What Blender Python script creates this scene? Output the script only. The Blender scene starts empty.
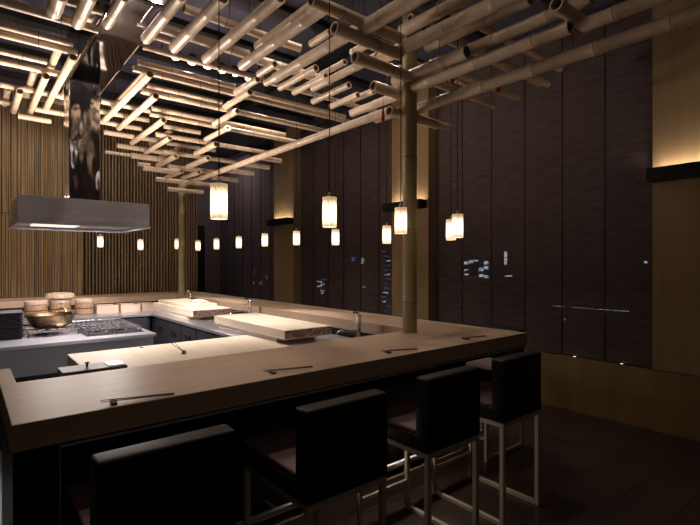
import bpy, bmesh, math, random
from mathutils import Vector, Matrix
random.seed(7)
S = bpy.context.scene
C = S.collection
# ------------------------------------------------------------------ camera
cam = bpy.data.objects.new('camera', bpy.data.cameras.new('camera'))
C.objects.link(cam)
cam.location = (0, 0, 1.5)
cam.rotation_euler = (math.radians(90), 0, math.radians(-39.5))
cam.data.sensor_width = 36.0
cam.data.lens = 36.0 * 467.0 / 700.0
cam.data.clip_start = 0.02
cam.data.clip_end = 200
S.camera = cam
# ------------------------------------------------------------------ world, exposure
S.view_settings.view_transform = 'Standard'
S.view_settings.look = 'None'
S.view_settings.gamma = 1.0
S.view_settings.use_curve_mapping = False
S.view_settings.exposure = 0.0
W = bpy.data.worlds.new('night'); S.world = W; W.use_nodes = True
bg = W.node_tree.nodes['Background']
bg.inputs['Color'].default_value = (0.010, 0.011, 0.022, 1)
bg.inputs['Strength'].default_value = 1.0
WARM = (1.0, 0.83, 0.69)
HAL = (1.0, 0.90, 0.84)

def light(name, kind, loc, target=None, energy=10, color=HAL, size=0.1, size_y=None, angle=60, blend=0.6):
    d = bpy.data.lights.new(name, kind)
    d.energy = energy; d.color = color
    if kind == 'SPOT':
        d.spot_size = math.radians(angle); d.spot_blend = blend; d.shadow_soft_size = size
    elif kind == 'AREA':
        d.size = size
        if size_y: d.shape = 'RECTANGLE'; d.size_y = size_y
    else:
        d.shadow_soft_size = size
    o = bpy.data.objects.new(name, d); C.objects.link(o); o.location = loc
    if target is not None:
        v = Vector(target) - Vector(loc)
        o.rotation_euler = v.to_track_quat('-Z', 'Y').to_euler()
    return o

# track spots above the kitchen
light('spot_light', 'SPOT', (1.62, 4.36, 3.30), (1.0, 3.05, .9), 330, HAL, .04, angle=44)
light('spot_light', 'SPOT', (1.92, 4.36, 3.30), (1.5, 3.1, .9), 300, HAL, .04, angle=40)
light('spot_light', 'SPOT', (2.08, 4.36, 3.30), (2.15, 3.75, .97), 380, HAL, .04, angle=40)
light('spot_light', 'SPOT', (2.22, 4.36, 3.30), (2.15, 5.8, .97), 420, HAL, .04, angle=36)
light('spot_light', 'SPOT', (1.76, 4.36, 3.30), (.95, 6.75, .9), 300, HAL, .04, angle=34)
# ceiling downlights over the bar
light('bar_down_light', 'SPOT', (1.35, 2.0, 3.92), (1.35, 2.2, 1.0), 64, WARM, .07, angle=140)
light('bar_down_light', 'SPOT', (2.9, 5.0, 3.9), (2.8, 5.0, 1.0), 70, WARM, .08, angle=90)
light('bar_down_light', 'SPOT', (3.5, 3.2, 3.92), (3.1, 2.9, 2.8), 50, HAL, .04, angle=75)
light('bar_down_light', 'SPOT', (2.2, 2.9, 3.92), (2.2, 3.0, 2.8), 45, HAL, .04, angle=90)
light('bar_down_light', 'SPOT', (0.5, 2.6, 3.9), (0.6, 1.9, 1.0), 20, WARM, .08, angle=90)
# washing the bamboo wall
for x, e in ((-.6, 60), (.5, 80), (1.5, 50), (2.6, 40)):
    light('wall_washer_light', 'SPOT', (x, 6.6, 3.92), (x, 8.2, 1.5), e, WARM, .08, angle=100)
# uplights lying on the extractor hood, towards the lattice
light('hood_uplight', 'AREA', (.53, 5.0, 2.10), (.50, 4.7, 4), 40, WARM, .3, .5)
light('hood_uplight', 'AREA', (1.17, 5.0, 2.10), (1.40, 4.7, 4), 50, WARM, .25, .5)
# under the hood
light('hood_down_light', 'AREA', (.65, 5.05, 1.835), (.65, 5.05, 0), 20, HAL, .35, .5)
light('hood_down_light', 'AREA', (1.1, 5.05, 1.835), (1.1, 5.05, 0), 24, HAL, .3, .5)
# cove lights behind the wall ledges
light('ledge_light', 'AREA', (4.66, .40, 2.29), (4.74, .40, 2.40), 7, WARM, 2.1, .03)
light('ledge_light', 'AREA', (4.56, 4.38, 2.29), (4.64, 4.38, 2.40), 1.6, WARM, .6, .03)
light('ledge_light', 'AREA', (4.56, 7.62, 2.29), (4.64, 7.62, 2.40), 1.6, WARM, .6, .03)
# strip under the bar apron at the foot rail
light('foot_strip_light', 'AREA', (2.05, 2.10, .52), (2.05, 1.7, 0), 1.8, WARM, 1.2, .03)
# soft fill added to brighten the guest side, the blinds and the passage
light('guest_fill_light', 'AREA', (.3, -.8, 3.95), (1.6, 1.2, 1.0), 4.5, WARM, 1.2, 1.2)
light('guest_fill_light', 'AREA', (3.6, 3.6, 3.95), (4.8, 4.2, 1.6), 6, WARM, .5, 2.5)
light('passage_fill_light', 'AREA', (4.1, 9.4, 3.9), (4.3, 10.2, 1.6), 16, (.95, .82, .9), .5, 1.0)

# ------------------------------------------------------------------ materials
MATS = {}
def mat(name, col, rough=.5, metal=0.0, spec=.5, emit=None, estr=0.0):
    m = bpy.data.materials.new(name); m.use_nodes = True
    b = m.node_tree.nodes['Principled BSDF']
    b.inputs['Base Color'].default_value = (*col, 1)
    b.inputs['Roughness'].default_value = rough
    b.inputs['Metallic'].default_value = metal
    b.inputs['Specular IOR Level'].default_value = spec
    if emit:
        b.inputs['Emission Color'].default_value = (*emit, 1)
        b.inputs['Emission Strength'].default_value = estr
    MATS[name] = m
    return m
def noisy(m, c1, c2, scale=(1, 1, 1), nscale=4, detail=4, bump=0.0, dist=.01, lo=.3, hi=.7, coord='Object'):
    nt = m.node_tree; N = nt.nodes; L = nt.links
    b = N['Principled BSDF']
    tc = N.new('ShaderNodeTexCoord'); mp = N.new('ShaderNodeMapping')
    mp.inputs['Scale'].default_value = scale
    n = N.new('ShaderNodeTexNoise'); n.inputs['Scale'].default_value = nscale; n.inputs['Detail'].default_value = detail
    r = N.new('ShaderNodeValToRGB')
    r.color_ramp.elements[0].position = lo; r.color_ramp.elements[0].color = (*c1, 1)
    r.color_ramp.elements[1].position = hi; r.color_ramp.elements[1].color = (*c2, 1)
    L.new(tc.outputs[coord], mp.inputs[0]); L.new(mp.outputs[0], n.inputs[0])
    L.new(n.outputs[0], r.inputs[0]); L.new(r.outputs[0], b.inputs['Base Color'])
    if bump:
        bp = N.new('ShaderNodeBump'); bp.inputs['Strength'].default_value = bump; bp.inputs['Distance'].default_value = dist
        L.new(n.outputs[0], bp.inputs['Height']); L.new(bp.outputs[0], b.inputs['Normal'])
    return n
hin = mat('hinoki_x', (.6, .45, .3), .42, spec=.3)
noisy(hin, (.44, .305, .205), (.50, .36, .25), (1.2, 14, 14), 2.2, 5)
hiny = mat('hinoki_y', (.6, .45, .3), .42, spec=.3)
noisy(hiny, (.44, .305, .205), (.50, .36, .25), (14, 1.2, 14), 2.2, 5)
board = mat('cutting_wood', (.78, .66, .52), .5, spec=.3)
noisy(board, (.74, .61, .46), (.84, .73, .59), (10, 1, 10), 3, 4)
endg = mat('end_grain', (.3, .2, .15), .7)
noisy(endg, (.17, .09, .065), (.42, .27, .20), (12, 12, 14), 3, 4, lo=.4, hi=.6)
bam = mat('bamboo', (.62, .45, .27), .30, spec=.5)
noisy(bam, (.56, .42, .30), (.70, .55, .42), (3, 3, 3), 3, 3)
node_m = mat('bamboo_node', (.16, .095, .05), .6)
bamin = mat('bamboo_cut', (.34, .24, .15), .8)
column_m = mat('bamboo_column', (.40, .32, .16), .4, spec=.4)
noisy(column_m, (.30, .24, .12), (.40, .32, .18), (3, 3, 1), 3, 3)
wallb = mat('wall_bamboo', (.36, .25, .13), .6, spec=.2)
noisy(wallb, (.24, .16, .085), (.50, .35, .20), (30, 30, .9), 1.6, 3)
slatm = mat('wall_slat', (.24, .15, .08), .6, spec=.2)
noisy(slatm, (.17, .11, .06), (.30, .20, .12), (20, 20, .9), 1.6, 3)
backm = mat('slat_backing', (.025, .016, .012), .8)
steel = mat('brushed_steel', (.5, .5, .57), .28, .75)
noisy(steel, (.44, .45, .52), (.54, .55, .62), (2, 2, 500), 2, 2, bump=.5, dist=.008)
steelt = mat('steel_top', (.66, .66, .73), .33, .85)
chrome = mat('chrome', (.72, .72, .76), .12, 1.0)
duct = mat('polished_duct', (.62, .60, .62), .12, 1.0)
nd = noisy(duct, (.62, .59, .60), (.70, .67, .68), (1, 1, .35), 7, 1, bump=.8, dist=.04)
ductf = mat('smooth_duct', (.50, .49, .56), .06, 1.0)
noisy(ductf, (.46, .45, .52), (.52, .51, .58), (1, 1, 1), 2.2, 0, bump=.35, dist=.05)
darksteel = mat('dark_cabinet', (.045, .043, .055), .38, .3)
blackw = mat('black_panel', (.006, .005, .005), .45, spec=.3)
leather = mat('black_leather', (.012, .009, .009), .5, spec=.3)
seatl = mat('seat_leather', (.27, .18, .165), .5, spec=.4)
frame_m = mat('stool_frame', (.52, .47, .35), .4, .1)
pierm = mat('pier_panel', (.33, .225, .115), .55, spec=.25)
noisy(pierm, (.30, .20, .10), (.36, .25, .13), (3, 3, .5), 3, 4)
apronm = mat('apron_panel', (.25, .165, .065), .5, spec=.3)
noisy(apronm, (.23, .15, .055), (.29, .195, .08), (3, 3, .5), 3, 4)
ceil = mat('ceiling_paint', (.055, .055, .085), .5)
noisy(ceil, (.045, .045, .07), (.07, .07, .105), (1, 1, 1), 1.2, 2)
blackmetal = mat('black_metal', (.012, .012, .014), .4)
darkwall = mat('dark_wall', (.09, .062, .06), .7)
floorm = mat('floor_wood', (.05, .03, .025), .3, spec=.5)
nt = floorm.node_tree; N = nt.nodes; L = nt.links; b = N['Principled BSDF']
tc = N.new('ShaderNodeTexCoord'); br = N.new('ShaderNodeTexBrick')
br.inputs['Color1'].default_value = (.060, .036, .029, 1); br.inputs['Color2'].default_value = (.048, .029, .024, 1)
br.inputs['Mortar'].default_value = (.02, .012, .01, 1); br.inputs['Scale'].default_value = 1.0
br.inputs['Mortar Size'].default_value = .004; br.inputs['Brick Width'].default_value = .9; br.inputs['Row Height'].default_value = .3
L.new(tc.outputs['Object'], br.inputs[0]); L.new(br.outputs[0], b.inputs['Base Color'])
kfloor = mat('kitchen_floor', (.20, .22, .22), .4)
glass = mat('glass', (.9, .95, 1), .02); glass.node_tree.nodes['Principled BSDF'].inputs['Transmission Weight'].default_value = 1.0
glass.node_tree.nodes['Principled BSDF'].inputs['IOR'].default_value = 1.02
copper = mat('copper_brass', (.48, .30, .15), .28, 1.0)
noisy(copper, (.34, .21, .12), (.46, .33, .19), (1, 1, 1), 5, 3)
plate_m = mat('plate_black', (.10, .09, .11), .3)
iron = mat('cast_iron', (.26, .26, .29), .35, .8)
steamer_m = mat('steamer_wood', (.62, .42, .26), .6)
noisy(steamer_m, (.36, .22, .13), (.48, .31, .19), (2, 2, 14), 3, 3)
steamlid = mat('steamer_lid', (.66, .50, .35), .7)
noisy(steamlid, (.45, .30, .18), (.80, .65, .48), (24, 24, 24), 3, 2, bump=.6, lo=.42, hi=.58)
boxm = mat('tray_wood', (.62, .46, .36), .55)
darkwood = mat('dark_wood', (.10, .055, .035), .45)
stickm = mat('chopstick_lacquer', (.09, .04, .025), .35)
plinthm = mat('plinth_board', (.26, .18, .14), .5)
red = mat('red_silk', (.35, .01, .01), .7)
cloth = mat('white_cloth', (.82, .80, .76), .8)
sock = mat('lamp_cap', (.5, .45, .38), .35, .8)
diffm = mat('hood_lamp_glass', (1, 1, 1), .3, emit=(1, .85, .7), estr=1.0)
spotem = mat('spot_lens', (1, 1, 1), .3, emit=(.9, .95, 1), estr=9)
sillem = mat('sill_glow', (1, 1, 1), .3, emit=(1, .9, .75), estr=2.2)

# pendant shade: glowing paper with mottled ends
shade = mat('lamp_paper', (.8, .7, .55), .7)
nt = shade.node_tree; N = nt.nodes; L = nt.links; b = N['Principled BSDF']
tc = N.new('ShaderNodeTexCoord'); sep = N.new('ShaderNodeSeparateXYZ'); L.new(tc.outputs['Generated'], sep.inputs[0])
ab = N.new('ShaderNodeMath'); ab.operation = 'SUBTRACT'; ab.inputs[1].default_value = .45; L.new(sep.outputs[2], ab.inputs[0])
a2 = N.new('ShaderNodeMath'); a2.operation = 'ABSOLUTE'; L.new(ab.outputs[0], a2.inputs[0])
mr = N.new('ShaderNodeMapRange'); mr.inputs[1].default_value = .20; mr.inputs[2].default_value = .50; mr.inputs[3].default_value = 0; mr.inputs[4].default_value = 1
L.new(a2.outputs[0], mr.inputs[0])
nz = N.new('ShaderNodeTexNoise'); nz.inputs['Scale'].default_value = 9; nz.inputs['Detail'].default_value = 4; L.new(tc.outputs['Generated'], nz.inputs[0])
mu = N.new('ShaderNodeMath'); mu.operation = 'MULTIPLY'; L.new(mr.outputs[0], mu.inputs[0]); L.new(nz.outputs[0], mu.inputs[1])
ramp = N.new('ShaderNodeValToRGB')
ramp.color_ramp.elements[0].position = .0; ramp.color_ramp.elements[0].color = (1.0, .80, .52, 1)
ramp.color_ramp.elements[1].position = .42; ramp.color_ramp.elements[1].color = (.20, .12, .07, 1)
L.new(mu.outputs[0], ramp.inputs[0]); L.new(ramp.outputs[0], b.inputs['Emission Color'])
b.inputs['Emission Strength'].default_value = 2.3

# woven blind, a little see-through
blind = bpy.data.materials.new('woven_blind'); blind.use_nodes = True
nt = blind.node_tree; N = nt.nodes; L = nt.links; b = N['Principled BSDF']
b.inputs['Roughness'].default_value = .75; b.inputs['Specular IOR Level'].default_value = .2
tc = N.new('ShaderNodeTexCoord'); mp = N.new('ShaderNodeMapping'); mp.inputs['Scale'].default_value = (1, 2.2, 15)
n1 = N.new('ShaderNodeTexNoise'); n1.inputs['Scale'].default_value = 2.2; n1.inputs['Detail'].default_value = 3; n1.inputs['Distortion'].default_value = .6
L.new(tc.outputs['Object'], mp.inputs[0]); L.new(mp.outputs[0], n1.inputs[0])
rp = N.new('ShaderNodeValToRGB')
rp.color_ramp.elements[0].position = .3; rp.color_ramp.elements[0].color = (.090, .064, .060, 1)
rp.color_ramp.elements[1].position = .75; rp.color_ramp.elements[1].color = (.165, .122, .115, 1)
L.new(n1.outputs[0], rp.inputs[0]); L.new(rp.outputs[0], b.inputs['Base Color'])
tr = N.new('ShaderNodeBsdfTransparent'); mx = N.new('ShaderNodeMixShader')
mm = N.new('ShaderNodeMapRange'); mm.inputs[1].default_value = .3; mm.inputs[2].default_value = .8; mm.inputs[3].default_value = .14; mm.inputs[4].default_value = .24
L.new(n1.outputs[0], mm.inputs[0]); L.new(mm.outputs[0], mx.inputs[0])
L.new(b.outputs[0], mx.inputs[1]); L.new(tr.outputs[0], mx.inputs[2])
L.new(mx.outputs[0], N['Material Output'].inputs[0])

battenm = mat('dark_red_batten', (.04, .014, .010), .6)
bldm = mat('night_facade', (.02, .02, .03), .8)
winw = mat('lit_window_white', (1, 1, 1), .5, emit=(.75, .85, 1.0), estr=8)
winb = mat('lit_window_blue', (1, 1, 1), .5, emit=(.25, .3, 1.0), estr=3)
wing = mat('lit_window_green', (1, 1, 1), .5, emit=(.4, 1.0, .85), estr=3)
winy = mat('lit_window_warm', (1, 1, 1), .5, emit=(1, .75, .5), estr=3)

# ------------------------------------------------------------------ helpers
def obj(name, bm, m, parent=None, loc=None, smooth=False, mats=None):
    me = bpy.data.meshes.new(name)
    bmesh.ops.recalc_face_normals(bm, faces=bm.faces)
    if smooth:
        for f in bm.faces: f.smooth = True
    bm.to_mesh(me); bm.free()
    for q in (mats or [m]): me.materials.append(q)
    if smooth:
        try: me.set_sharp_from_angle(angle=math.radians(38))
        except Exception: pass
    o = bpy.data.objects.new(name, me); C.objects.link(o)
    if parent: o.parent = parent
    if loc: o.location = loc
    return o
def tag(o, label=None, cat=None, group=None, kind=None):
    if label: o['label'] = label
    if cat: o['category'] = cat
    if group: o['group'] = group
    if kind: o['kind'] = kind
    return o
def thing(name, label, cat, loc=(0, 0, 0), rz=0, group=None):
    o = bpy.data.objects.new(name, None); C.objects.link(o)
    o.empty_display_size = .1
    o.location = loc; o.rotation_euler = (0, 0, rz)
    return tag(o, label, cat, group)
def NB(): return bmesh.new()
def box(bm, x0, x1, y0, y1, z0, z1, bev=0.0, seg=1):
    r = bmesh.ops.create_cube(bm, size=1.0)
    vs = r['verts']
    bmesh.ops.scale(bm, vec=(x1 - x0, y1 - y0, z1 - z0), verts=vs)
    bmesh.ops.translate(bm, vec=((x0 + x1) / 2, (y0 + y1) / 2, (z0 + z1) / 2), verts=vs)
    if bev > 0:
        es = list({e for v in vs for e in v.link_edges})
        bmesh.ops.bevel(bm, geom=es, offset=bev, segments=seg, affect='EDGES', profile=.5)
    return bm
def B(x0, x1, y0, y1, z0, z1, bev=0.0, seg=1): return box(NB(), x0, x1, y0, y1, z0, z1, bev, seg)
def lathe(bm, prof, seg=24, axis_o=(0, 0, 0), M=None, mis=None):
    """prof: list of (r, s) turned about local z; M: optional matrix."""
    rings = []
    M = M or Matrix.Identity(4)
    o = Vector(axis_o)
    for r, s in prof:
        if r <= 1e-6:
            rings.append([bm.verts.new(M @ Vector((0, 0, s)) + o)])
        else:
            rings.append([bm.verts.new(M @ Vector((r * math.cos(2 * math.pi * k / seg), r * math.sin(2 * math.pi * k / seg), s)) + o) for k in range(seg)])
    for i in range(len(rings) - 1):
        a, c = rings[i], rings[i + 1]
        for k in range(seg):
            k2 = (k + 1) % seg
            if len(a) == 1 and len(c) == 1: continue
            if len(a) == 1: f = bm.faces.new((a[0], c[k], c[k2]))
            elif len(c) == 1: f = bm.faces.new((a[k], a[k2], c[0]))
            else: f = bm.faces.new((a[k], a[k2], c[k2], c[k]))
            if mis: f.material_index = mis[i]
    return bm
def axisM(p, q):
    d = Vector(q) - Vector(p)
    return Matrix.Translation(Vector(p)) @ d.to_track_quat('Z', 'Y').to_matrix().to_4x4(), d.length
def rod(bm, p, q, r, seg=10):
    M, Ln = axisM(p, q)
    return lathe(bm, [(0, 0), (r, 0), (r, Ln), (0, Ln)], seg, M=M)
def tube(bm, pts, r, seg=8):
    pts = [Vector(p) for p in pts]; rings = []
    n0 = None
    for i, p in enumerate(pts):
        d = (pts[min(i + 1, len(pts) - 1)] - pts[max(i - 1, 0)]).normalized()
        if n0 is None:
            n0 = d.orthogonal().normalized()
        n0 = (n0 - d * n0.dot(d)).normalized(); b0 = d.cross(n0)
        rings.append([bm.verts.new(p + r * (math.cos(2 * math.pi * k / seg) * n0 + math.sin(2 * math.pi * k / seg) * b0)) for k in range(seg)])
    for i in range(len(rings) - 1):
        for k in range(seg):
            k2 = (k + 1) % seg
            bm.faces.new((rings[i][k], rings[i][k2], rings[i + 1][k2], rings[i + 1][k]))
    bm.faces.new(rings[0]); bm.faces.new(list(reversed(rings[-1])))
    return bm
def bamboo(bm, p, q, r, seg=14, gap=.34, ph=0.0):
    M, Ln = axisM(p, q)
    prof = [(0, .035), (r * .74, .035), (r * .78, 0), (r, 0)]
    mi = [2, 2, 0, 0]
    s = gap * (.35 + .6 * ph)
    while s < Ln - .05:
        prof += [(r * .985, s - .012), (r * 1.05, s - .004), (r * 1.05, s + .000), (r * .965, s + .007), (r * .97, s + .02)]
        mi += [0, 0, 1, 0, 0]
        s += gap
    prof += [(r, Ln), (r * .78, Ln), (r * .74, Ln - .035), (0, Ln - .035)]
    mi += [0, 2, 2]
    return lathe(bm, prof, seg, M=M, mis=mi)
CA, SA = math.cos(math.radians(39.5)), math.sin(math.radians(39.5))
F = 467.0
def world(px, py, z=None, X=None, Y=None):
    a = (px - 350.0) / F; v = (262.5 - py) / F
    dx = CA * a + SA; dy = -SA * a + CA
    if z is not None: f = (z - 1.5) / v
    elif X is not None: f = X / dx
    else: f = Y / dy
    return Vector((f * dx, f * dy, 1.5 + f * v))

def struct(name, bm, m, parent=None, **k):
    o = obj(name, bm, m, parent, **k)
    if parent is None: o['kind'] = 'structure'
    return o
# ------------------------------------------------------------------ room shell
XL, XR, YF, YB, ZC = -3.0, 4.80, -2.6, 8.2, 4.0
struct('floor', B(XL, 5.0, YF, 10.9, -.1, 0), floorm)
struct('floor.001', B(XL, 1.83, 2.2, 8.2, 0, .012), kfloor)
struct('ceiling', B(XL, 5.0, YF, 10.9, ZC, ZC + .1), ceil)
# dark ceiling slots as shallow beams
k = 0
for y in (1.2, 2.1, 3.0, 3.9, 4.8, 5.7, 6.6, 7.5):
    k += 1
    struct('trim_%d' % k, B(XL, 4.63, y, y + .13, ZC - .06, ZC - .001), blackmetal)
for x in (1.35, 3.3):
    k += 1
    struct('trim_%d' % k, B(x, x + .10, YF, 8.2, ZC - .13, ZC - .061), blackmetal)
struct('wall_left', B(XL - .1, XL, YF, 8.35, 0, ZC), darkwall)
struct('wall_front', B(XL, 5.0, YF - .1, YF, 0, ZC), darkwall)
struct('wall_end', B(2.5, 5.0, 10.8, 10.9, 0, ZC), darkwall)
# bamboo wall: light close-set part, then darker spaced slats on a black backing
bm = B(XL, 1.43, YB + .02, YB + .14, 0, ZC)
struct('wall_back_backing', bm, backm).name = 'wall_back'
bm = NB()
x = -1.2
while x < 1.42:
    r = random.uniform(.006, .012)
    x += r
    for z0, z1 in ((1.0, 2.195), (2.205, ZC - .01)):
        yy = YB + random.uniform(-.004, .006)
        rr = r * random.uniform(.92, 1.0)
        vs = []
        for zz in (z0, z1):
            lean = random.uniform(-.003, .003)
            vs.append([bm.verts.new((x + lean + rr * math.cos(a), yy + .02 - rr * 1.3 * math.sin(a), zz)) for a in [math.pi * j / 5 for j in range(6)]])
        for j in range(5): bm.faces.new((vs[0][j], vs[0][j + 1], vs[1][j + 1], vs[1][j]))
    x += r + random.choice([0, .001, .003, .008])
o = struct('wall_back_bamboo', bm, wallb, smooth=True); o.name = 'wall_back_bamboo'
struct('wall_back_right', B(1.43, 3.22, YB + .06, YB + .18, 0, ZC), backm)
bm = NB(); x = 1.45
while x < 3.2:
    w = random.uniform(.016, .022)
    bamy = YB + random.uniform(-.003, .003)
    box(bm, x, x + w, bamy, YB + .05, .9, ZC - .01)
    x += w + random.uniform(.024, .034)
struct('wall_back_slats', bm, slatm)
struct('wall_corner', B(3.1, 3.22, YB + .18, 10.8, 0, ZC), darkwall)
# dark doorway in the passage
bm = NB(); 
d = struct('door_1', B(3.5, 4.39, 10.74, 10.8, 0, 2.37, .004), blackw)
obj('door_handle', B(3.6, 3.62, 10.70, 10.74, 1.0, 1.2, .004), chrome, d)

# window wall: apron, sill, piers, windows
struct('wall_right_apron', B(4.74, 5.0, YF, 10.8, 0, .54), apronm).name = 'wall_right'
struct('wall_right_lintel', B(4.86, 5.0, YF, 10.8, 3.93, ZC), darkwall)
struct('wall_right_near_pier', B(4.74, 5.0, YF, 1.50, .546, ZC), pierm)
struct('wall_right_middle_pier', B(4.64, 5.0, 4.03, 4.70, 0, ZC), pierm)
struct('wall_right_far_pier', B(4.64, 5.0, 7.25, 7.95, 0, ZC), pierm)
struct('trim_20', B(4.735, 4.742, .98, .986, 0, .54), blackw)
secs = [(1.50, 4.03), (4.70, 7.25), (7.95, 10.8)]
for i, (a, c) in enumerate(secs):
    bm = NB(); n = 3; w = (c - a) / n
    for j in range(n + 1):
        yy = a + j * w
        box(bm, 4.92, 4.97, max(a, yy - .025), min(c, yy + .025), .54, 3.93)
    box(bm, 4.92, 4.97, a, c, .54, .60); box(bm, 4.92, 4.97, a, c, 3.87, 3.93)
    wf = struct('window_%d' % (i + 1), bm, blackmetal)
    obj('glass_pane', B(4.94, 4.95, a + .02, c - .02, .58, 3.9), glass, wf)
# wall ledges with a hidden lamp strip
ledge_lab = {
    0: 'long black wall ledge with glowing top on the nearest pier at the right edge',
    1: 'short black wall ledge on the middle pier, seen behind the near bamboo column',
    2: 'small black wall ledge on the farthest pier, glowing above'}
for i, (x0, x1, a, c) in enumerate(((4.58, 4.74, -.7, 1.50), (4.50, 4.64, 4.06, 4.74), (4.50, 4.64, 7.27, 7.99))):
    bm = NB(); box(bm, x0, x1, a, c, 2.21, 2.23)
    box(bm, x0, x0 + .015, a, c, 2.23, 2.32); box(bm, x0 + .015, x1, a, a + .015, 2.23, 2.32); box(bm, x0 + .015, x1, c - .015, c, 2.23, 2.32)
    t = thing('wall_ledge', ledge_lab[i], 'ledge', (x1, (a + c) / 2, 2.21), 0, 'light ledges on the piers')
    o = obj('ledge_box', bm, blackw, t); o.matrix_parent_inverse = Matrix.Translation(-t.location)
    o = obj('lamp_strip', B(x1 - .08, x1 - .03, a + .03, c - .03, 2.232, 2.26), winy, t); o.matrix_parent_inverse = Matrix.Translation(-t.location)
# small self-glowing discs on the window sill
for i, px in enumerate((575, 622)):
    p = world(px, 0, X=4.77)
    lab = ('small glowing round disc on the window sill, nearer the bar counter', 'small glowing round disc on the window sill, nearer the right pier')[i]
    t = thing('sill_disc', lab, 'lamp', (4.76, p.y, .54), 0, 'glowing discs on the window sill')
    obj('disc_base', lathe(NB(), [(0, 0), (.014, 0), (.014, .006), (.011, .008)], 12), blackmetal, t)
    obj('lens', lathe(NB(), [(.011, .006), (.011, .009), (0, .010)], 12), sillem, t)

# ------------------------------------------------------------------ panel blinds
def make_blind(w, lab):
    t = thing('panel_blind', lab, 'blind', (4.80, 0, 0), 0, 'woven panel blinds along the windows')
    obj('fabric_panel', B(-.002, .002, -w / 2 + .0005, w / 2 - .0005, .575, 3.88), blind, t)
    obj('bottom_rail', B(-.008, .008, -w / 2 + .006, w / 2 - .006, .55, .575, .002), darkwood, t)
    obj('top_rail', B(-.012, .012, -w / 2 + .004, w / 2 - .004, 3.88, 3.92, .002), blackmetal, t)
    obj('edge_batten', B(-.010, -.003, -w / 2, -w / 2 + .012, .576, 3.879), battenm, t)
    return t
def copy_tree(o, parent=None):
    c = o.copy(); C.objects.link(c)
    if parent: c.parent = parent
    for ch in list(o.children): copy_tree(ch, c)
    return c
ords = ['first', 'second', 'third', 'fourth', 'fifth', 'sixth', 'seventh']
names = [('hanging %s to the left of the nearest pier', 6),
         ('hanging %s to the left of the middle pier', 6),
         ('hanging %s to the left of the farthest pier', 7)]
proto = None
for (a, c), (pat, n) in zip(secs, names):
    w = (c - a) / n
    for j in range(n):
        lab = 'woven brown blind ' + pat % ords[j]
        if proto is None: proto = make_blind(.42, lab); o = proto
        else: o = copy_tree(proto); o['label'] = lab
        o.location = (4.80, a + w * (j + .5), 0); o.scale = (1, w / .42, 1)

# ------------------------------------------------------------------ city beyond the glass
def building(px, X, w, d, top, wins, lab):
    p = world(px, 262, X=X)
    t = thing('city_building', lab, 'building', (X, p.y, -14), 0, None)
    bm = B(0, d, -w / 2, w / 2, 0, top + 14); box(bm, .5, d - .5, -w / 3, w / 3, top + 14, top + 15)
    obj('facade', bm, bldm, t)
    for (dy, z, ww, hh, m) in wins:
        obj('lit_window', B(-.04, 0, dy - ww / 2, dy + ww / 2, z + 14 - hh / 2, z + 14 + hh / 2), m, t)
R = random.Random(4)
building(478, 28, 5, 6, 3.2, [(1.0 - .42 * i, 1.55 - .5 * j + R.uniform(-.1, .1), .34, R.choice([.1, .22]), winw) for i in range(5) for j in range(3) if R.random() < .75] + [(-2.2, 1.8, .2, .9, winw), (-2.4, .6, .5, .08, winw)], 'dark night building with a bright white sign seen through the blinds right of the column')
building(598, 22, 4, 6, -.3, [(1.8 - i * .7, -.6, .6, .012, winw) for i in range(5)] + [(1.5, -1.2, .12, .08, winy), (1.2, -2.0, .1, .06, winy)], 'low dark night building with a thin line of lights, seen through the blinds')
building(646, 32, 1.4, 3, 2.6, [(0, 1.52, .14, .14, winw)], 'narrow dark tower with one bright white light by the right pier')
building(386, 30, 1.8, 4, 6, [(R.uniform(-.5, .5), .3 - .42 * j + 2.2, R.uniform(.3, .7), .10, R.choice([winw, winb, winb])) for j in range(14)], 'tall narrow night tower with rows of bluish lights left of the middle pier')
building(358, 34, 5, 4, 3, [(-.8, 1.7, .5, .7, wing), (.8, 1.9, .6, .4, winb), (-1.2, -1.2, .8, .1, winw), (1.5, .2, .3, .1, winb)], 'dark night building with a pale green light between the piers')
building(320, 34, 5, 4, 2, [(R.uniform(-1, .4), -.6 - .28 * j, R.uniform(.5, 1.3), .12, R.choice([winw, winb])) for j in range(7)] + [(.2, 1.9, .9, .07, winb), (-.3, 2.3, .8, .07, winb)], 'dark night building with bluish light streaks just right of the far pier')
building(262, 34, 6, 4, 2, [(-.4, -.9, .5, 1.6, wing), (.4, -1.6, .3, .5, winw), (-1.4, -.6, .3, .6, winb), (2.2, .2, .15, .8, winb), (2.6, -1.6, .3, .15, winw)], 'dark night building with teal light left of the far pier')

# ------------------------------------------------------------------ bar counter
bar = thing('bar_counter', 'long pale timber bar counter running in a U around the open kitchen, black base', 'counter', (1.5, 2.1, 0))
PI_ = Matrix.Translation(-Vector((1.5, 2.1, 0)))
def part(name, bm, m, parent, **k):
    o = obj(name, bm, m, parent, **k)
    o.matrix_parent_inverse = parent.matrix_world.inverted() if False else Matrix.Translation(-parent.location)
    return o
T0, T1 = .913, 1.0
bm = NB(); box(bm, .11, 3.09, 1.765, 2.385, T0, T1, .002)
part('counter_top', bm, hin, bar)
part('counter_top', B(2.58, 3.09, 2.386, 7.43, T0, T1, .002), hiny, bar)
part('counter_top', B(-1.6, 3.09, 7.431, 8.13, T0, T1, .002), hin, bar)
part('end_board', B(.105, .165, 2.386, 2.73, T0 - .0, T1, .002), hiny, bar)
part('end_panel', B(.115, .235, 1.79, 2.36, 0, T0 - .002), blackw, bar)
part('base_panel', B(.235, 2.9, 2.15, 2.30, .16, T0 - .002), blackw, bar)
part('base_panel', B(2.62, 2.9, 2.301, 7.44, .0, T0 - .002), blackw, bar)
part('base_panel', B(-1.6, 2.9, 7.45, 8.1, .0, T0 - .002), blackw, bar)
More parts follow.
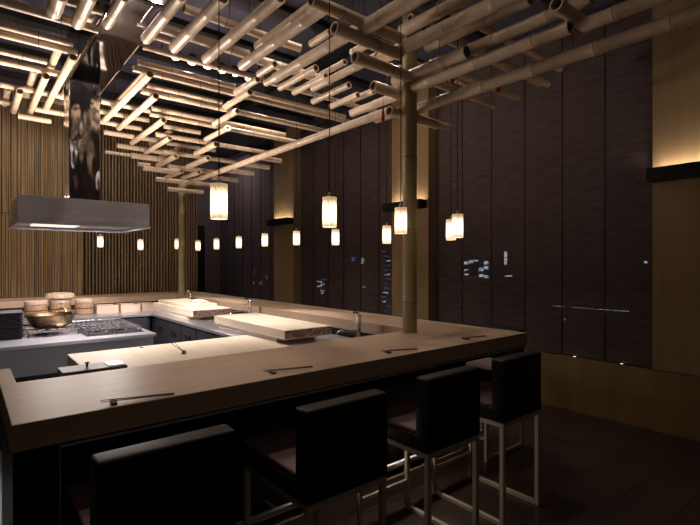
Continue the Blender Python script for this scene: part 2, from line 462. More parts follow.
part('plinth', B(.235, 2.9, 2.13, 2.149, 0, .12), plinthm, bar)
bm = NB(); box(bm, .236, 3.06, 1.775, 1.79, T0 - .03, T0 - .002)
part('apron_strip', bm, blackw, bar)
bm = NB(); box(bm, .236, 3.06, 1.752, 1.774, T0 - .010, T0 - .005); box(bm, .236, .240, 1.760, 1.773, .02, T0 - .011)
part('edge_trim', bm, steelt, bar)
fr = part('foot_rail', rod(NB(), (.3, 2.03, .26), (2.85, 2.03, .26), .018, 14), steelt, bar, smooth=True)
for x in (.5, 1.2, 1.9, 2.6):
    part('rail_bracket', rod(NB(), (x, 2.03, .26), (x, 2.15, .26), .010, 8), steelt, fr).matrix_parent_inverse = Matrix.Identity(4)

# ------------------------------------------------------------------ kitchen
def handle(bm, x, y, z, w=.14, axis='x'): pass
runs = thing('sink_cabinet', 'dark cabinet run with steel worktop and drawers along the window side of the kitchen', 'cabinet', (2.2, 4.3, 0))
part('worktop', B(1.83, 2.575, 2.39, 7.42, .82, .85, .002), steelt, runs)
part('cabinet_body', B(1.87, 2.57, 2.39, 7.41, .10, .82), darksteel, runs)
y = 6.1
while y > 2.6:
    d = part('door', B(1.848, 1.868, y - .44, y - .01, .12, .80, .003), darksteel, runs)
    h = obj('handle', B(1.835, 1.848, y - .30, y - .15, .66, .72, .003), blackmetal, d)
    y -= .45
for yy in (6.78, 4.78, 2.75):
    bm = NB()
    s = part('sink_basin', B(2.22, 2.54, yy - .15, yy + .15, .848, .8525, .001), darksteel, runs)
bk = thing('back_cabinet', 'steel topped cabinet along the back below the bamboo wall', 'cabinet', (.2, 6.8, 0))
part('worktop', B(-1.6, 1.829, 6.2, 7.428, .82, .85, .002), steelt, bk)
part('cabinet_body', B(-1.6, 1.826, 6.24, 7.42, .10, .82), darksteel, bk)
for i in range(6):
    d = part('door', B(1.80 - .55 * (i + 1), 1.79 - .55 * i, 6.215, 6.238, .12, .80, .003), darksteel, bk)
    obj('handle', B(1.80 - .55 * (i + 1) + .2, 1.79 - .55 * i - .2, 6.20, 6.215, .68, .70, .003), chrome, d)
fu = thing('front_cabinet', 'low steel cabinet hidden behind the near bar counter', 'cabinet', (.9, 2.8, 0))
part('worktop', B(.17, .505, 2.39, 2.95, .82, .85, .002), steelt, fu)
part('cabinet_body', B(.18, 1.82, 2.39, 2.92, .10, .82), steel, fu)
part('cabinet_body', B(.62, 1.78, 2.921, 3.42, .10, .82), steel, fu)
# island
isl = thing('cooking_island', 'stainless steel cooking island with gas burners in the kitchen', 'stove', (.4, 5.0, 0))
part('worktop', B(-1.4, 1.36, 4.45, 5.66, .82, .85, .003), steelt, isl)
part('apron', B(-1.38, 1.34, 4.47, 5.64, .60, .82), steel, isl)
part('base', B(-1.3, 1.25, 4.6, 5.5, .012, .60), blackw, isl)
for i, x in enumerate((.08, .40, .95, 1.2)):
    pass
def burner(cx, cy):
    g = bpy.data.objects.new('burner', None)
    bm = lathe(NB(), [(0, .85), (.09, .85), (.085, .862), (.05, .866), (.05, .878), (.03, .884), (0, .884)], 20)
    b_ = part('burner', bm, chrome, isl, smooth=True)
    b_.data.transform(Matrix.Translation((cx, cy, 0)))
    return b_
for cx in (.58, .96, 1.16):
    for cy in ((5.05,) if cx < .7 else (4.88, 5.28)): burner(cx, cy)
def grate(x0, x1, y0, y1):
    bm = NB(); z = .895; r = .007
    def bar_(a, c): 
        p, q = Vector(a), Vector(c); rod(bm, p, q, r, 6)
    bar_((x0, y0, z), (x1, y0, z)); bar_((x0, y1, z), (x1, y1, z)); bar_((x0, y0, z), (x0, y1, z)); bar_((x1, y0, z), (x1, y1, z))
    n = 5
    for i in range(1, n): 
        xx = x0 + (x1 - x0) * i / n; bar_((xx, y0, z), (xx, y1, z))
    ym = (y0 + y1) / 2; bar_((x0, ym, z), (x1, ym, z))
    for xx in (x0, x1):
        for yy in (y0, y1): bar_((xx, yy, .85), (xx, yy, z))
    part('pan_grate', bm, iron, isl, smooth=True)
grate(.42, .80, 4.86, 5.28)
grate(.84, 1.05, 4.66, 5.48); grate(1.07, 1.28, 4.66, 5.48)
part('drip_tray', B(.82, 1.30, 4.62, 5.52, .85, .856, .002), darksteel, isl)

# hood and duct
hood = thing('extractor_hood', 'wide brushed steel extractor hood hanging above the cooking island', 'extractor hood', (.84, 5.05, 1.83))
bm = NB(); hx0, hx1, hy0, hy1 = .33, 1.34, 4.6, 5.5
box(bm, hx0, hx1, hy0, hy0 + .02, 1.84, 2.04); box(bm, hx0, hx1, hy1 - .02, hy1, 1.84, 2.04)
box(bm, hx0, hx0 + .02, hy0 + .02, hy1 - .02, 1.84, 2.04); box(bm, hx1 - .02, hx1, hy0 + .02, hy1 - .02, 1.84, 2.04)
box(bm, hx0, hx1, hy0, hy1, 2.04, 2.05)
part('hood_body', bm, steel, hood)
bm = NB()
box(bm, hx0 - .01, hx1 + .01, hy0 - .01, hy0 + .03, 1.82, 1.84); box(bm, hx0 - .01, hx1 + .01, hy1 - .03, hy1 + .01, 1.82, 1.84)
box(bm, hx0 - .01, hx0 + .03, hy0 + .03, hy1 - .03, 1.82, 1.84); box(bm, hx1 - .03, hx1 + .01, hy0 + .03, hy1 - .03, 1.82, 1.84)
part('rim', bm, steel, hood)
part('filter_panel', B(hx0 + .03, hx1 - .03, hy0 + .03, hy1 - .03, 1.85, 1.87), steelt, hood)
part('lamp_diffuser', B(.47, .83, 4.8, 5.3, 1.842, 1.85), diffm, hood)
part('duct', B(.73, .985, 4.9, 5.2, 2.05, 3.17, .006, 2), duct, hood)
part('duct', B(.72, 1.05, 3.15, 5.25, 3.17, 3.60, .02, 3), ductf, hood)
part('duct', B(.74, 1.03, 3.2, 3.5, 3.60, 3.999), duct, hood)

# ------------------------------------------------------------------ bamboo lattice
canopy = thing('bamboo_lattice', 'stepped overhead lattice of crossed pale bamboo poles hung above the bar on thin wires', 'bamboo lattice', (1.8, 4.5, 2.6))
polen = 0
POLES = []
def pole(d, x1, y1, x2, y2, z, r=.036):
    """d: direction the pole runs in, along the bar ('X') or along the windows ('Y')."""
    global polen
    if r < .037 and z > 2.9: r *= .86
    p = world(x1, y1, z=z)
    if d == 'X': q = world(x2, y2, Y=p.y); q.z = z
    else:        q = world(x2, y2, X=p.x); q.z = z
    polen += 1
    o = part('bamboo_pole', bamboo(NB(), p, q, r, gap=random.uniform(.30, .40), ph=random.random()), bam, canopy, smooth=True, mats=[bam, node_m, bamin])
    POLES.append((p, q, r))
P = [
 # left block, along the bar
 ('X', 0, 1.5, 98, 33, 3.16, .034), ('X', 0, 25, 73, 44.5, 3.22, .030), ('X', 0, 33.5, 77, 54, 3.20, .034), ('X', 0, 51, 47, 64, 3.22, .030),
 ('X', 0, 61, 62, 74.5, 3.20, .034), ('X', 0, 84.5, 62, 95, 3.20, .034), ('X', -10, 100, 12, 102.5, 3.20, .03), ('X', 20, 95, 70, 105, 3.28, .03),
 ('X', 35, 109, 68, 115.5, 3.12, .034), ('X', 18, 116, 51, 124.5, 3.04, .034),
 ('X', 64, -1, 126, 18, 3.22, .036), ('X', 96, 20, 120, 28, 3.26, .03), ('X', 132, 29.5, 170, 42, 3.26, .03),
 ('X', 137, 20, 248, 54.5, 3.20, .038), ('X', 143, 46, 262, 80, 3.30, .033), ('X', 184, 8, 300, 48, 3.22, .036),
 ('X', 256, 59, 330, 82, 3.16, .038), ('X', 262, 80, 378, 115, 3.24, .03),
 # left block, towards the windows
 ('Y', 60, -6, 53.5, 11, 3.08, .044), ('Y', 91, -6, 77, 18, 3.10, .040), ('Y', 96, 4, 87, 18, 3.24, .034),
 ('Y', 59, 48, 49, 70, 3.28, .036), ('Y', 46, 76, 28.5, 115, 3.12, .034), ('Y', 73, 57, 46, 106, 3.12, .034), ('Y', 20, 91, 13.5, 115, 3.12, .036),
 ('Y', 35, 70, 26, 90, 3.27, .036), ('Y', 8, 88, 4, 99, 3.27, .036), ('Y', 70, 84, 62, 99, 3.27, .034),
 ('Y', 124, -3, 107, 25, 3.12, .036), ('Y', 181, -4, 146, 38, 3.12, .038), ('Y', 223, -2, 174, 47, 3.12, .040),
 ('Y', 280, -3, 206, 53.5, 3.10, .040), ('Y', 328, 5, 242, 63, 3.08, .040), ('Y', 316, 4, 258, 46, 3.17, .038),
 ('Y', 358, 29, 275, 75, 3.04, .040), ('Y', 378, 56, 313, 88, 2.98, .036),
 # middle comb
 ('Y', 275, 64, 259, 77, 3.08, .032), ('Y', 305, 60, 266, 82, 3.09, .034), ('Y', 316, 68, 280, 88, 3.08, .034), ('Y', 326, 76, 294, 94, 3.07, .034),
 ('Y', 349, 85, 313, 98, 3.03, .034), ('Y', 358, 95, 331, 107, 3.00, .034), ('Y', 374, 91, 353, 102, 3.02, .034), ('Y', 397, 96, 352, 114, 2.86, .036),
 ('Y', 400, 111, 376, 121.5, 2.74, .036), ('Y', 330, 32, 311, 41, 3.20, .03), ('Y', 345, 62, 320, 70, 3.2, .03), ('Y', 372, 42, 352, 52, 3.14, .034),
 # paired rows over the island
 ('X', 138, 62, 235, 88, 3.24, .029), ('X', 133, 68.5, 352, 126, 3.17, .030), ('X', 147, 85, 222, 103, 3.24, .029), ('X', 141, 90.5, 326, 136, 3.15, .036),
 ('X', 152, 108, 285, 135.5, 3.20, .034), ('X', 150, 113.5, 297, 145, 3.10, .034), ('X', 156, 134, 268, 155, 3.00, .034), ('X', 164, 126, 200, 133, 3.1, .034),
 ('X', 166, 143, 215, 151, 3.06, .03), ('X', 163, 151.5, 241, 165, 2.92, .036), ('X', 168, 166.5, 214, 174, 2.80, .034),
 ('X', 252, 93, 345, 120, 3.26, .028), ('X', 240, 112, 320, 130, 3.26, .028),
 # far corner steps, left
 ('X', 101, 101, 150, 111, 3.20, .034), ('X', 99, 111, 149, 121, 3.19, .034), ('X', 99, 121.5, 142, 129, 3.14, .034), ('X', 104, 132, 157, 141, 3.06, .036),
 ('X', 117, 145.5, 166, 153, 2.98, .036), ('X', 131, 155.5, 169, 162, 2.90, .036), ('X', 143, 168, 178, 173, 2.80, .036), ('X', 156, 179, 213, 186, 2.72, .034), ('X', 168, 189, 203, 192.5, 2.62, .034),
 ('X', 105, 152, 130, 156, 3.1, .03), ('X', 138, 164, 150, 166, 2.9, .03),
 ('Y', 150, 74, 104, 118, 3.10, .036), ('Y', 145, 73, 113, 103, 3.26, .030), ('Y', 156, 96, 119, 131, 3.08, .036), ('Y', 164, 120, 132, 144, 3.00, .036),
 ('Y', 170, 138, 146, 154, 2.92, .034), ('Y', 172, 130, 150, 146, 3.12, .03), ('Y', 176.5, 156, 158, 166, 2.84, .034), ('Y', 178, 148, 160, 158, 3.0, .03), ('Y', 182, 171, 167, 178, 2.75, .032), ('Y', 192, 182, 183, 186, 2.67, .030),
 ('Y', 250, 92, 225, 107, 3.07, .034), ('Y', 237.5, 111, 214, 123.5, 3.02, .034), ('Y', 258, 79, 236, 89, 3.08, .034), ('Y', 228, 128, 206, 138, 2.94, .034),
 ('Y', 216.5, 144, 196, 153, 2.86, .034), ('Y', 208.5, 158, 187, 166.5, 2.78, .034), ('Y', 199.5, 172, 183, 178, 2.70, .034),
 ('Y', 392, 110, 191, 181.5, 2.66, .034),
 ('X', 262, 158, 281, 161.5, 2.74, .028), ('X', 245, 164, 269, 168.5, 2.74, .03), ('X', 225, 170, 253.5, 174, 2.74, .032), ('X', 212, 177.5, 238, 181, 2.74, .032),
 # heavy stack by the near column
 ('X', 311, 0, 400, 38, 3.00, .038), ('X', 334, 28, 400, 56, 2.92, .040), ('X', 354.5, 57, 420, 81, 2.82, .040), ('X', 373, 86, 408, 98, 2.74, .038), ('X', 389, 111, 437, 129, 2.58, .036),
 ('Y', 470, -34, 358, 25, 2.98, .048), ('Y', 480, -10, 402, 33, 3.12, .042), ('Y', 530, -14, 380, 56, 2.96, .044), ('Y', 530, -1, 427, 45, 3.02, .040),
 ('Y', 467, 52, 395, 85, 2.84, .044), ('Y', 592, -2, 469, 51, 2.88, .038), ('Y', 570, 27, 411, 90, 2.75, .038), ('Y', 668, -7, 583, 23, 2.75, .038), ('Y', 720, 6, 411, 108, 2.65, .040),
 ('X', 556, 4, 588, 41, 2.80, .036),
 # bright rows seen between them
 ('X', 398, 69, 494, 105, 2.93, .036), ('X', 440, 66, 518, 97, 3.02, .034), ('X', 405, 60, 478, 113, 3.08, .03), ('X', 424, 28, 540, 70, 3.1, .036), ('X', 410, 18, 548, 62, 3.16, .034),
 ('X', 440, 4, 560, 45, 3.2, .036), ('X', 396, 112, 454, 123, 2.74, .028),
]
for p_ in P: pole(*p_)
print('POLES', polen)
# wires from the ceiling
for i, k_ in enumerate(range(3, len(POLES), 4)):
    p, q, r = POLES[k_]
    m_ = p.lerp(q, .35)
    part('hanging_wire', rod(NB(), (m_.x, m_.y, m_.z + r), (m_.x, m_.y, ZC), .0022, 5), blackmetal, canopy)

# bamboo columns standing on the bar
for i, (cx, cy, lab) in enumerate(((2.475, 2.325, 'thick bamboo column rising from the near corner of the bar counter'), (2.635, 7.37, 'slim bamboo column at the far corner of the bar counter'))):
    t = thing('bamboo_column', lab, 'column', (cx, cy, 1.0))
    obj('bamboo_stem', bamboo(NB(), (0, 0, 0), (0, 0, 2.3 if i == 0 else 1.75), .052 if i == 0 else .050, seg=24, gap=.52, ph=.1), column_m, t, smooth=True, mats=[column_m, node_m, bamin])
    obj('foot_collar', lathe(NB(), [(.0, 0), (.060, 0), (.060, .006), (.0, .006)], 24), column_m, t)

# red tassels
for (px, y0, y1, X, lab) in ((383, 104, 122, 2.35, 'red silk tassel hanging left of the near bamboo column'), (452, 64, 84, 2.50, 'red silk tassel hanging nearest right of the bamboo column'), (498, 78, 92, 2.62, 'red silk tassel farthest right, under the lowest pole')):
    a = world(px, y0, X=X); c = world(px, y1, X=X)
    t = thing('red_tassel', lab, 'tassel', (a.x, a.y, c.z), 0, 'red tassels on the lattice')
    h = a.z - c.z
    obj('fringe', lathe(NB(), [(0, 0), (.014, 0), (.009, h * .55), (.006, h * .7), (0, h * .7)], 10), red, t, smooth=True)
    obj('cord', lathe(NB(), [(0, h * .68), (.007, h * .7), (.007, h * .78), (.002, h * .8), (.002, h + .05), (0, h + .05)], 8), red, t)

# ------------------------------------------------------------------ spots on the track
trk = tag(obj('light_track', B(1.35, 2.45, 4.40, 4.44, 3.42, 3.45), blackmetal), 'black ceiling track carrying a row of round spotlights', 'light track')
bm = NB(); 
for x in (1.4, 2.4): rod(bm, (x, 4.42, 3.45), (x, 4.42, 3.999), .006, 6)
o = obj('hanger_rod', bm, blackmetal, trk)
labs = ['leftmost spotlight in the row of six on the track', 'second spotlight from the left on the track', 'third spotlight from the left on the track', 'third spotlight from the right on the track, behind the pendant cord', 'second spotlight from the right on the track, turned away', 'rightmost spotlight in the row of six on the track']
spx = [(176.6, 56.8), (192.4, 61.4), (207.7, 65.4), (222.6, 70), (236.7, 73.4), (249.5, 78)]
for i, ((px, py), lab) in enumerate(zip(spx, labs)):
    p = world(px, py, Y=4.38)
    t = thing('spotlight', 'small round black ' + lab, 'spotlight', p, 0, 'spotlights on the ceiling track')
    Rm = Matrix.Rotation(math.radians(-32), 4, 'X') @ Matrix.Rotation(math.radians((-8, 4, 12, 0, -14, 6)[i]), 4, 'Y')
    obj('lamp_head', lathe(NB(), [(.044, .0), (.050, .0), (.050, .04), (.035, .075), (.0, .085)], 20, M=Rm), blackmetal, t, smooth=True)
    obj('lens', lathe(NB(), [(0, .002), (.043, .002), (.043, .006), (0, .006)], 20, M=Rm), spotem, t)
    zt = 3.42 - p.z
    obj('stem', rod(NB(), (0, .03, .06), (0, .04, zt - .003), .006, 8), blackmetal, t)
# round ceiling vent
p = world(149, 3, z=3.99)
t = thing('ceiling_speaker', 'round perforated speaker disc set in the dark ceiling near the duct', 'speaker', (p.x, p.y, ZC))
obj('rim', lathe(NB(), [(.12, 0), (.15, -.002), (.15, -.016), (.13, -.018), (.12, -.01), (.12, 0)], 28), steel, t, smooth=True)
bm = NB()
for r in (.02, .045, .07, .095): lathe(bm, [(r, -.006), (r + .013, -.010), (r + .013, -.004), (r, -.004)], 28)
obj('grille', bm, boxm, t)

# ------------------------------------------------------------------ pendants
def make_pendant(lab):
    t = thing('pendant_lamp', lab, 'pendant lamp', (0, 0, 0), 0, 'cylindrical paper pendants around the bar')
    r, h = .040, .167
    obj('lamp_shade', lathe(NB(), [(r - .002, 0), (r, 0), (r, h), (r - .002, h)], 28), shade, t, smooth=True)
    obj('bulb', lathe(NB(), [(0, .035), (.012, .045), (.014, .07), (.010, .10), (0, .11)], 12), spotem2, t, smooth=True)
    obj('top_disc', lathe(NB(), [(0, h - .004), (r - .003, h - .004), (r - .003, h - .001), (0, h - .001)], 24), sock, t)
    obj('socket', lathe(NB(), [(0, .10), (.010, .10), (.010, h + .02), (.004, h + .03), (0, h + .03)], 12), sock, t)
    obj('cord', rod(NB(), (0, 0, h + .03), (0, 0, ZC - 1.68), .0028, 6), blackmetal, t)
    return t
spotem2 = mat('bulb_glow', (1, 1, 1), .3, emit=(1, .8, .55), estr=6)
pend = [
 (219, 'Y', 2.12, 219, 'largest glowing paper pendant, nearest, above the near bar counter toward the left'),
 (329.5, 'Y', 2.10, 227, 'second largest glowing paper pendant, above the middle of the near bar counter'),
 (400.8, 'Y', 2.13, 233.5, 'glowing paper pendant hanging directly in front of the bamboo column'),
 (457.5, 'Y', 2.10, 237.5, 'glowing paper pendant right of the column, the nearer of the overlapping pair'),
 (451, 'X', 3.06, 240, 'glowing paper pendant right of the column, the farther, half hidden one of the pair'),
 (386.7, 'X', 3.05, 243.5, 'glowing paper pendant just left of the bamboo column over the window side counter'),
 (335.5, 'X', 3.05, 245, 'glowing paper pendant directly below and behind the second largest one'),
 (296.5, 'X', 3.05, 245, 'glowing paper pendant in front of the farthest pier'),
 (264.8, 'X', 3.05, 246.2, 'glowing paper pendant just left of the farthest pier'),
 (238.8, 'X', 3.05, 248, 'glowing paper pendant right of the largest one, second left of the far pier'),
 (216.5, 'X', 3.05, 249.2, 'small glowing paper pendant right below the largest one'),
 (198, 'X', 3.05, 250.5, 'small glowing paper pendant at the right end of the slatted wall'),
 (177.3, 'Y', 7.75, 249, 'small glowing paper pendant half hidden at the far bamboo column'),
 (140.5, 'Y', 7.75, 250, 'small glowing paper pendant in front of the slats below the hood edge'),
 (100.3, 'Y', 7.75, 247.2, 'leftmost small glowing paper pendant below the extractor hood'),
]
pp = None
for px, ax, val, yb, lab in pend:
    p = world(px, yb, X=val) if ax == 'X' else world(px, yb, Y=val)
    if pp is None: pp = make_pendant(lab); o = pp
    else: o = copy_tree(pp); o['label'] = lab
    o.location = p

# ------------------------------------------------------------------ stools
def make_stool(lab):
    t = thing('bar_stool', lab, 'bar stool', (0, 0, 0), 0, 'black box seat bar stools at the counter')
    # local: back at y=0, front y=.50, x 0..0.43
    w, dp, zf = .42, .535, .59
    bm = B(0, w, .0, dp, zf, .665, .012, 3)
    obj('seat', bm, leather, t, smooth=True)
    obj('seat_cushion', B(.006, w - .006, .086, dp - .006, .6655, .69, .010, 3), seatl, t, smooth=True)
    bm = NB(); box(bm, 0, w, 0, .085, .64, .947, .012, 3)
    for v in bm.verts:
        if v.co.z > .8: v.co.y += .015 * (1 if v.co.y > .04 else 0) * 0 + .012 * -1 * 0
    obj('backrest', bm, leather, t, smooth=True)
    L_ = .026
    for sx in (.006, w - .006 - L_):
        for sy in (0.006, dp - .006 - L_):
            obj('leg', B(sx, sx + L_, sy, sy + L_, 0, zf - L_, .002), frame_m, t)
    bm = NB()
    x0, x1, y0, y1 = .006, w - .006, .006, dp - .006
    box(bm, x0, x1, y0, y0 + L_, zf - L_, zf - .0005); box(bm, x0, x1, y1 - L_, y1, zf - L_, zf - .0005)
    box(bm, x0, x0 + L_, y0 + L_, y1 - L_, zf - L_, zf - .0005); box(bm, x1 - L_, x1, y0 + L_, y1 - L_, zf - L_, zf - .0005)
    obj('seat_frame', bm, frame_m, t)
    for sx in (x0, x1 - L_):
        obj('runner', B(sx, sx + L_, y0 + L_, y1 - L_, 0, L_, .002), frame_m, t)
    obj('cross_bar', B(x0 + L_, x1 - L_, y1 - L_ + .003, y1 - .003, .16, .18), frame_m, t)
    return t
st = make_stool('black box seat bar stool nearest the camera at the left end of the counter')
st.location = (.276, 1.435, 0)
for x, y, rz, lab in ((.977, 1.435, 0, 'black box seat bar stool second from the left, its pale seat showing'),
                      (1.685, 1.465, 0, 'black box seat bar stool third from the left at the counter'),
                      (2.335, 1.475, 0, 'black box seat bar stool at the right end of the near counter'),
                      (3.54, 2.04, math.radians(90), 'bar stool around the corner, only its legs seen behind the end stool')):
    o = copy_tree(st); o.location = (x, y, 0); o.rotation_euler = (0, 0, rz); o['label'] = lab

# ------------------------------------------------------------------ things on the kitchen surfaces
# chopping boards
t = thing('cutting_board', 'thick pale wooden cutting board on a block, nearest on the window side worktop', 'cutting board', (2.15, 3.8, .85))
part('board', B(1.92, 2.38, 3.13, 4.46, .895, .97, .003), board, t)
part('end_face', B(1.925, 2.375, 3.1285, 3.131, .90, .965), endg, t)
part('support_block', B(1.96, 2.34, 3.32, 4.44, .85, .895), boxm, t)
t = thing('cutting_board', 'thick pale wooden cutting board on a block, farther on the window side worktop', 'cutting board', (2.15, 5.8, .85))
part('board', B(1.94, 2.40, 5.08, 6.5, .895, .97, .003), board, t)
part('end_face', B(1.945, 2.395, 5.0785, 5.081, .90, .965), endg, t)
part('support_block', B(1.96, 2.36, 5.3, 6.45, .85, .895), board, t)
tag(obj('cutting_board', B(1.985, 2.36, 5.40, 6.42, .97, 1.005, .002), board), 'thinner white cutting board lying on top of the farther thick board', 'cutting board')
bm = NB(); n = 10
vs = [[bm.verts.new((2.18 + .16 * i / n, 5.60 + .22 * j / n, 1.011 + .028 * math.sin(math.pi * i / n) * math.sin(math.pi * j / n) + .005 * math.sin(i * 2.1 + j))) for j in range(n + 1)] for i in range(n + 1)]
for i in range(n):
    for j in range(n): bm.faces.new((vs[i][j], vs[i + 1][j], vs[i + 1][j + 1], vs[i][j + 1]))
o = tag(obj('kitchen_towel', bm, cloth, smooth=True), 'folded white towel lying on the far thin cutting board', 'towel')
so = o.modifiers.new('thick', 'SOLIDIFY'); so.thickness = .006; so.offset = 1
# prep board
tag(obj('prep_board', B(.515, 1.80, 2.60, 3.53, .822, .90, .003), board), 'long pale wooden prep board just behind the near bar counter', 'prep board')
# little brush with skewers
t = thing('skewer_holder', 'tiny metal holder with two skewers on the prep board', 'skewer holder', world(184, 354, z=.9))
obj('holder', lathe(NB(), [(0, 0), (.016, 0), (.012, .02), (.006, .026), (0, .026)], 12), iron, t, smooth=True)
for dx in (-.012, .012): obj('skewer', rod(NB(), (0, 0, .012), (dx - .05, .06, .07), .0018, 6), iron, t)
tag(obj('metal_clip', B(*[v for v in (lambda p: (p.x - .012, p.x + .012, p.y - .006, p.y + .006, .9, .906))(world(141.5, 347.7, z=.9))], .002), iron), 'tiny dark metal clip lying at the back edge of the prep board', 'clip')
# knife box
t = thing('knife_box', 'small dark wooden lidded box behind the near bar counter', 'box', (.46, 2.5, .85))
part('box_body', B(.345, .60, 2.45, 2.575, .85, .985, .003), darkwood, t)
l = part('lid', B(.335, .61, 2.44, 2.585, .985, 1.003, .003), darkwood, t)
kn = NB(); lathe(kn, [(0, 0), (.006, 0), (.005, .014), (.012, .018), (.010, .024), (0, .025)], 12)
o = obj('knob', kn, iron, l); o.location = (.45, 2.52, 1.003)
o = obj('metal_plate', B(.53, .60, 2.46, 2.56, 1.003, 1.008, .002), steelt, l)
# plates
n = 11
for i in range(n):
    z0 = .85 + i * .0205
    if i == 0:
        bm = NB()
        box(bm, .09, .38, 4.855, 5.145, 0, .006)
        lo = [bm.verts.new(v) for v in ((.115, 4.88, .006), (.355, 4.88, .006), (.355, 5.12, .006), (.115, 5.12, .006))]
        hi = [bm.verts.new(v) for v in ((.082, 4.847, .018), (.388, 4.847, .018), (.388, 5.153, .018), (.082, 5.153, .018))]
        hi2 = [bm.verts.new(v) for v in ((.090, 4.855, .018), (.380, 4.855, .018), (.380, 5.145, .018), (.090, 5.145, .018))]
        for k_ in range(4):
            j = (k_ + 1) % 4
            bm.faces.new((lo[k_], lo[j], hi[j], hi[k_])); bm.faces.new((hi[k_], hi[j], hi2[j], hi2[k_])); bm.faces.new((hi2[k_], hi2[j], lo[j], lo[k_]))
        p0 = obj('square_plate', bm, plate_m); q = p0
    else:
        q = p0.copy(); C.objects.link(q)
    q.location = (random.uniform(-.004, .004), random.uniform(-.004, .004), z0)
    pos = 'bottom plate' if i == 0 else 'topmost plate' if i == n - 1 else '%s plate from the bottom' % (['', 'second', 'third', 'fourth', 'fifth', 'sixth', 'seventh', 'eighth', 'ninth', 'tenth'][i])
    tag(q, 'square black plate in the stack on the steel island, ' + pos, 'plate', 'black plates stacked on the island')
# copper pan
t = thing('cooking_pan', 'wide brass coloured pan with a loop handle on the left burner', 'pan', (.61, 5.08, .902))
prof = [(0, 0), (.11, 0), (.14, .012), (.168, .045), (.196, .118), (.204, .120), (.202, .126), (.192, .122), (.162, .05), (.135, .02), (0, .008)]
obj('pan_body', lathe(NB(), prof, 40), copper, t, smooth=True)
for a in (math.radians(58),):
    c, s = math.cos(a), math.sin(a)
    pts = []
    for k_ in range(9):
        u = math.pi * k_ / 8
        off = .045 * math.cos(u); out = .19 + .03 * math.sin(u)
        pts.append((c * out - s * off, s * out + c * off, .112 + .045 * math.sin(u)))
    obj('loop_handle', tube(NB(), pts, .007, 8), copper, t, smooth=True)
# steamers
def steamer(x, y, r, tiers, woven, lab):
    t = thing('bamboo_steamer', lab, 'steamer basket', (x, y, .85), 0, 'round wooden steamers on the back worktop')
    z = 0; h = .075
    for k_ in range(tiers):
        obj('steamer_tier', lathe(NB(), [(0, z + .004), (r - .012, z + .004), (r - .012, z), (r - .004, z), (r - .004, z + .008), (r + .003, z + .008), (r + .003, z + .022), (r, z + .022), (r, z + h - .022), (r + .004, z + h - .022), (r + .004, z + h - .006), (r - .008, z + h - .006), (r - .008, z + h - .001), (r - .01, z + h - .008), (0, z + h - .008)], 32), steamer_m, t, smooth=False)
        obj('binding_band', lathe(NB(), [(r - .002, z), (r + .0045, z), (r + .0045, z + .006), (r - .002, z + .006)], 32), darkwood, t)
        z += h
    lid = [(0, z), (r + .004, z), (r + .004, z + .035), (r - .01, z + .044), (0, z + .05)]
    obj('lid', lathe(NB(), lid, 32), boxm, t, smooth=True)
    z += .05
    return z
p = world(36, 300, Y=6.72)
steamer(p.x, p.y, .116, 2, False, 'round wooden steamer basket at the left of the group, behind the brass pan')
p = world(60, 300, Y=6.80)
zz = steamer(p.x, p.y, .116, 2, True, 'round wooden steamer basket in the middle, topped by a woven lid')
t = tag(obj('woven_lid', lathe(NB(), [(0, 0), (.13, 0), (.160, .015), (.160, .045), (.145, .066), (.09, .074), (0, .076)], 36), steamlid, smooth=True, loc=(p.x, p.y, .85 + zz)), 'wide woven bamboo lid lying on the middle steamer', 'lid')
p = world(84.5, 300, Y=6.72)
steamer(p.x, p.y, .104, 2, False, 'round wooden steamer basket at the right, beside the pale trays')
# trays
for i, (px0, px1, lab) in enumerate(((97, 118.5, 'shallow pale wooden tray next to the right steamer'), (121, 140.5, 'shallow pale wooden tray in the middle of the three'), (142.5, 156, 'shallow pale wooden tray nearest the far cutting board'))):
    Y = 6.62
    a = world(px0, 310, Y=Y); c = world(px1, 310, Y=Y)
    bm = NB(); h = .095; x0, x1, y0, y1 = a.x, c.x, Y, Y + .26
    box(bm, x0, x1, y0, y1, 0, .01); box(bm, x0, x1, y0, y0 + .012, .01, h); box(bm, x0, x1, y1 - .012, y1, .01, h)
    box(bm, x0, x0 + .012, y0 + .012, y1 - .012, .01, h); box(bm, x1 - .012, x1, y0 + .012, y1 - .012, .01, h)
    t = tag(obj('wooden_tray', bm, boxm, loc=(0, 0, .85)), lab, 'tray', 'pale trays on the back worktop')
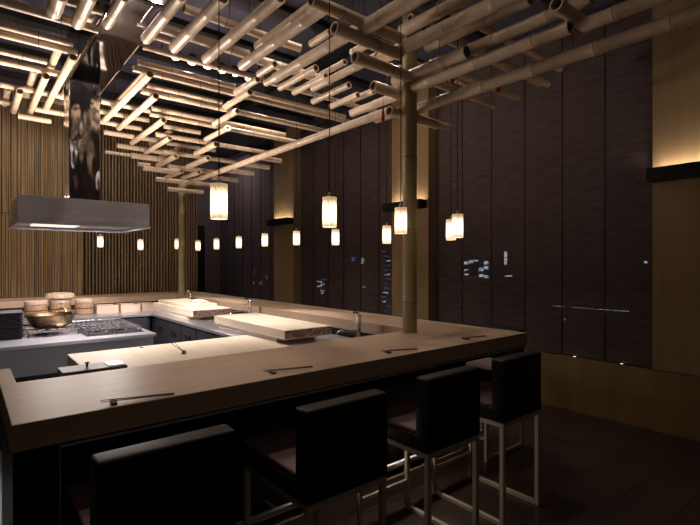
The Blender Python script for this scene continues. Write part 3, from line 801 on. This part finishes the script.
# taps
def tap(x, y, z, lab, h=.25, back=False):
    t = thing('water_tap', lab, 'tap', (x, y, z), 0, 'chrome taps of the kitchen sinks')
    obj('tap_body', lathe(NB(), [(0, 0), (.028, 0), (.028, .008), (.018, .012), (.018, h * .62), (.022, h * .64), (.022, h * .88), (.016, h * .9), (0, h * .9)], 20), chrome, t, smooth=True)
    obj('spout', tube(NB(), [(-.01, 0, h * .38), (-.10, .005, h * .44), (-.19, .01, h * .44), (-.215, .01, h * .40), (-.22, .01, h * .34)], .010, 10), chrome, t, smooth=True)
    obj('lever', tube(NB(), [(0, 0, h * .88), (-.005, 0, h * .96), (-.06, .0, h * 1.0)], .008, 8), chrome, t, smooth=True)
tap(2.46, 2.87, .85, 'chrome mixer tap nearest the camera, beside the near cutting board')
tap(2.46, 4.75, .85, 'chrome mixer tap between the two thick cutting boards')
tap(2.47, 6.56, .85, 'chrome mixer tap farthest away, near the far bamboo column')
tap(.12, 6.95, .85, 'chrome tap at the left edge behind the stack of black plates', .30)
# chopsticks
for i, (xa, ya, xb, yb, lab) in enumerate(((104, 405, 176, 394.5, 'pair of dark chopsticks on a rest, leftmost on the bar counter'),
                           (266, 374, 312, 367.5, 'pair of dark chopsticks on a rest, second from the left on the bar counter'),
                           (383, 353.5, 413, 350, 'pair of dark chopsticks on a rest, third from the left on the bar counter'),
                           (463, 340, 486, 336.5, 'pair of dark chopsticks on a rest, nearest the counter right end'))):
    a = world(xa, ya, z=1.0); c = world(xb, yb, z=1.0)
    d = (c - a).normalized(); nrm = Vector((-d.y, d.x, 0))
    Ln = .235
    t = thing('chopsticks', lab, 'chopsticks', (a.x, a.y, 1.0), 0, 'chopstick settings along the bar')
    for s, m2 in ((-1, .011), (1, .013)):
        p = nrm * s * m2 + Vector((0, 0, .014)) - d * .01
        q = d * Ln + nrm * s * .004 + Vector((0, 0, .005))
        M, LL = axisM(p, q)
        obj('chopstick', lathe(NB(), [(0, 0), (.0015, 0), (.003, LL), (0, LL)], 8, M=M), stickm, t, smooth=True)
    o = obj('chopstick_rest', B(-.011, .011, -.026, .026, 0, .011, .004, 2), stickm, t)
    o.location = d * .03; o.rotation_euler = (0, 0, math.atan2(d.y, d.x))
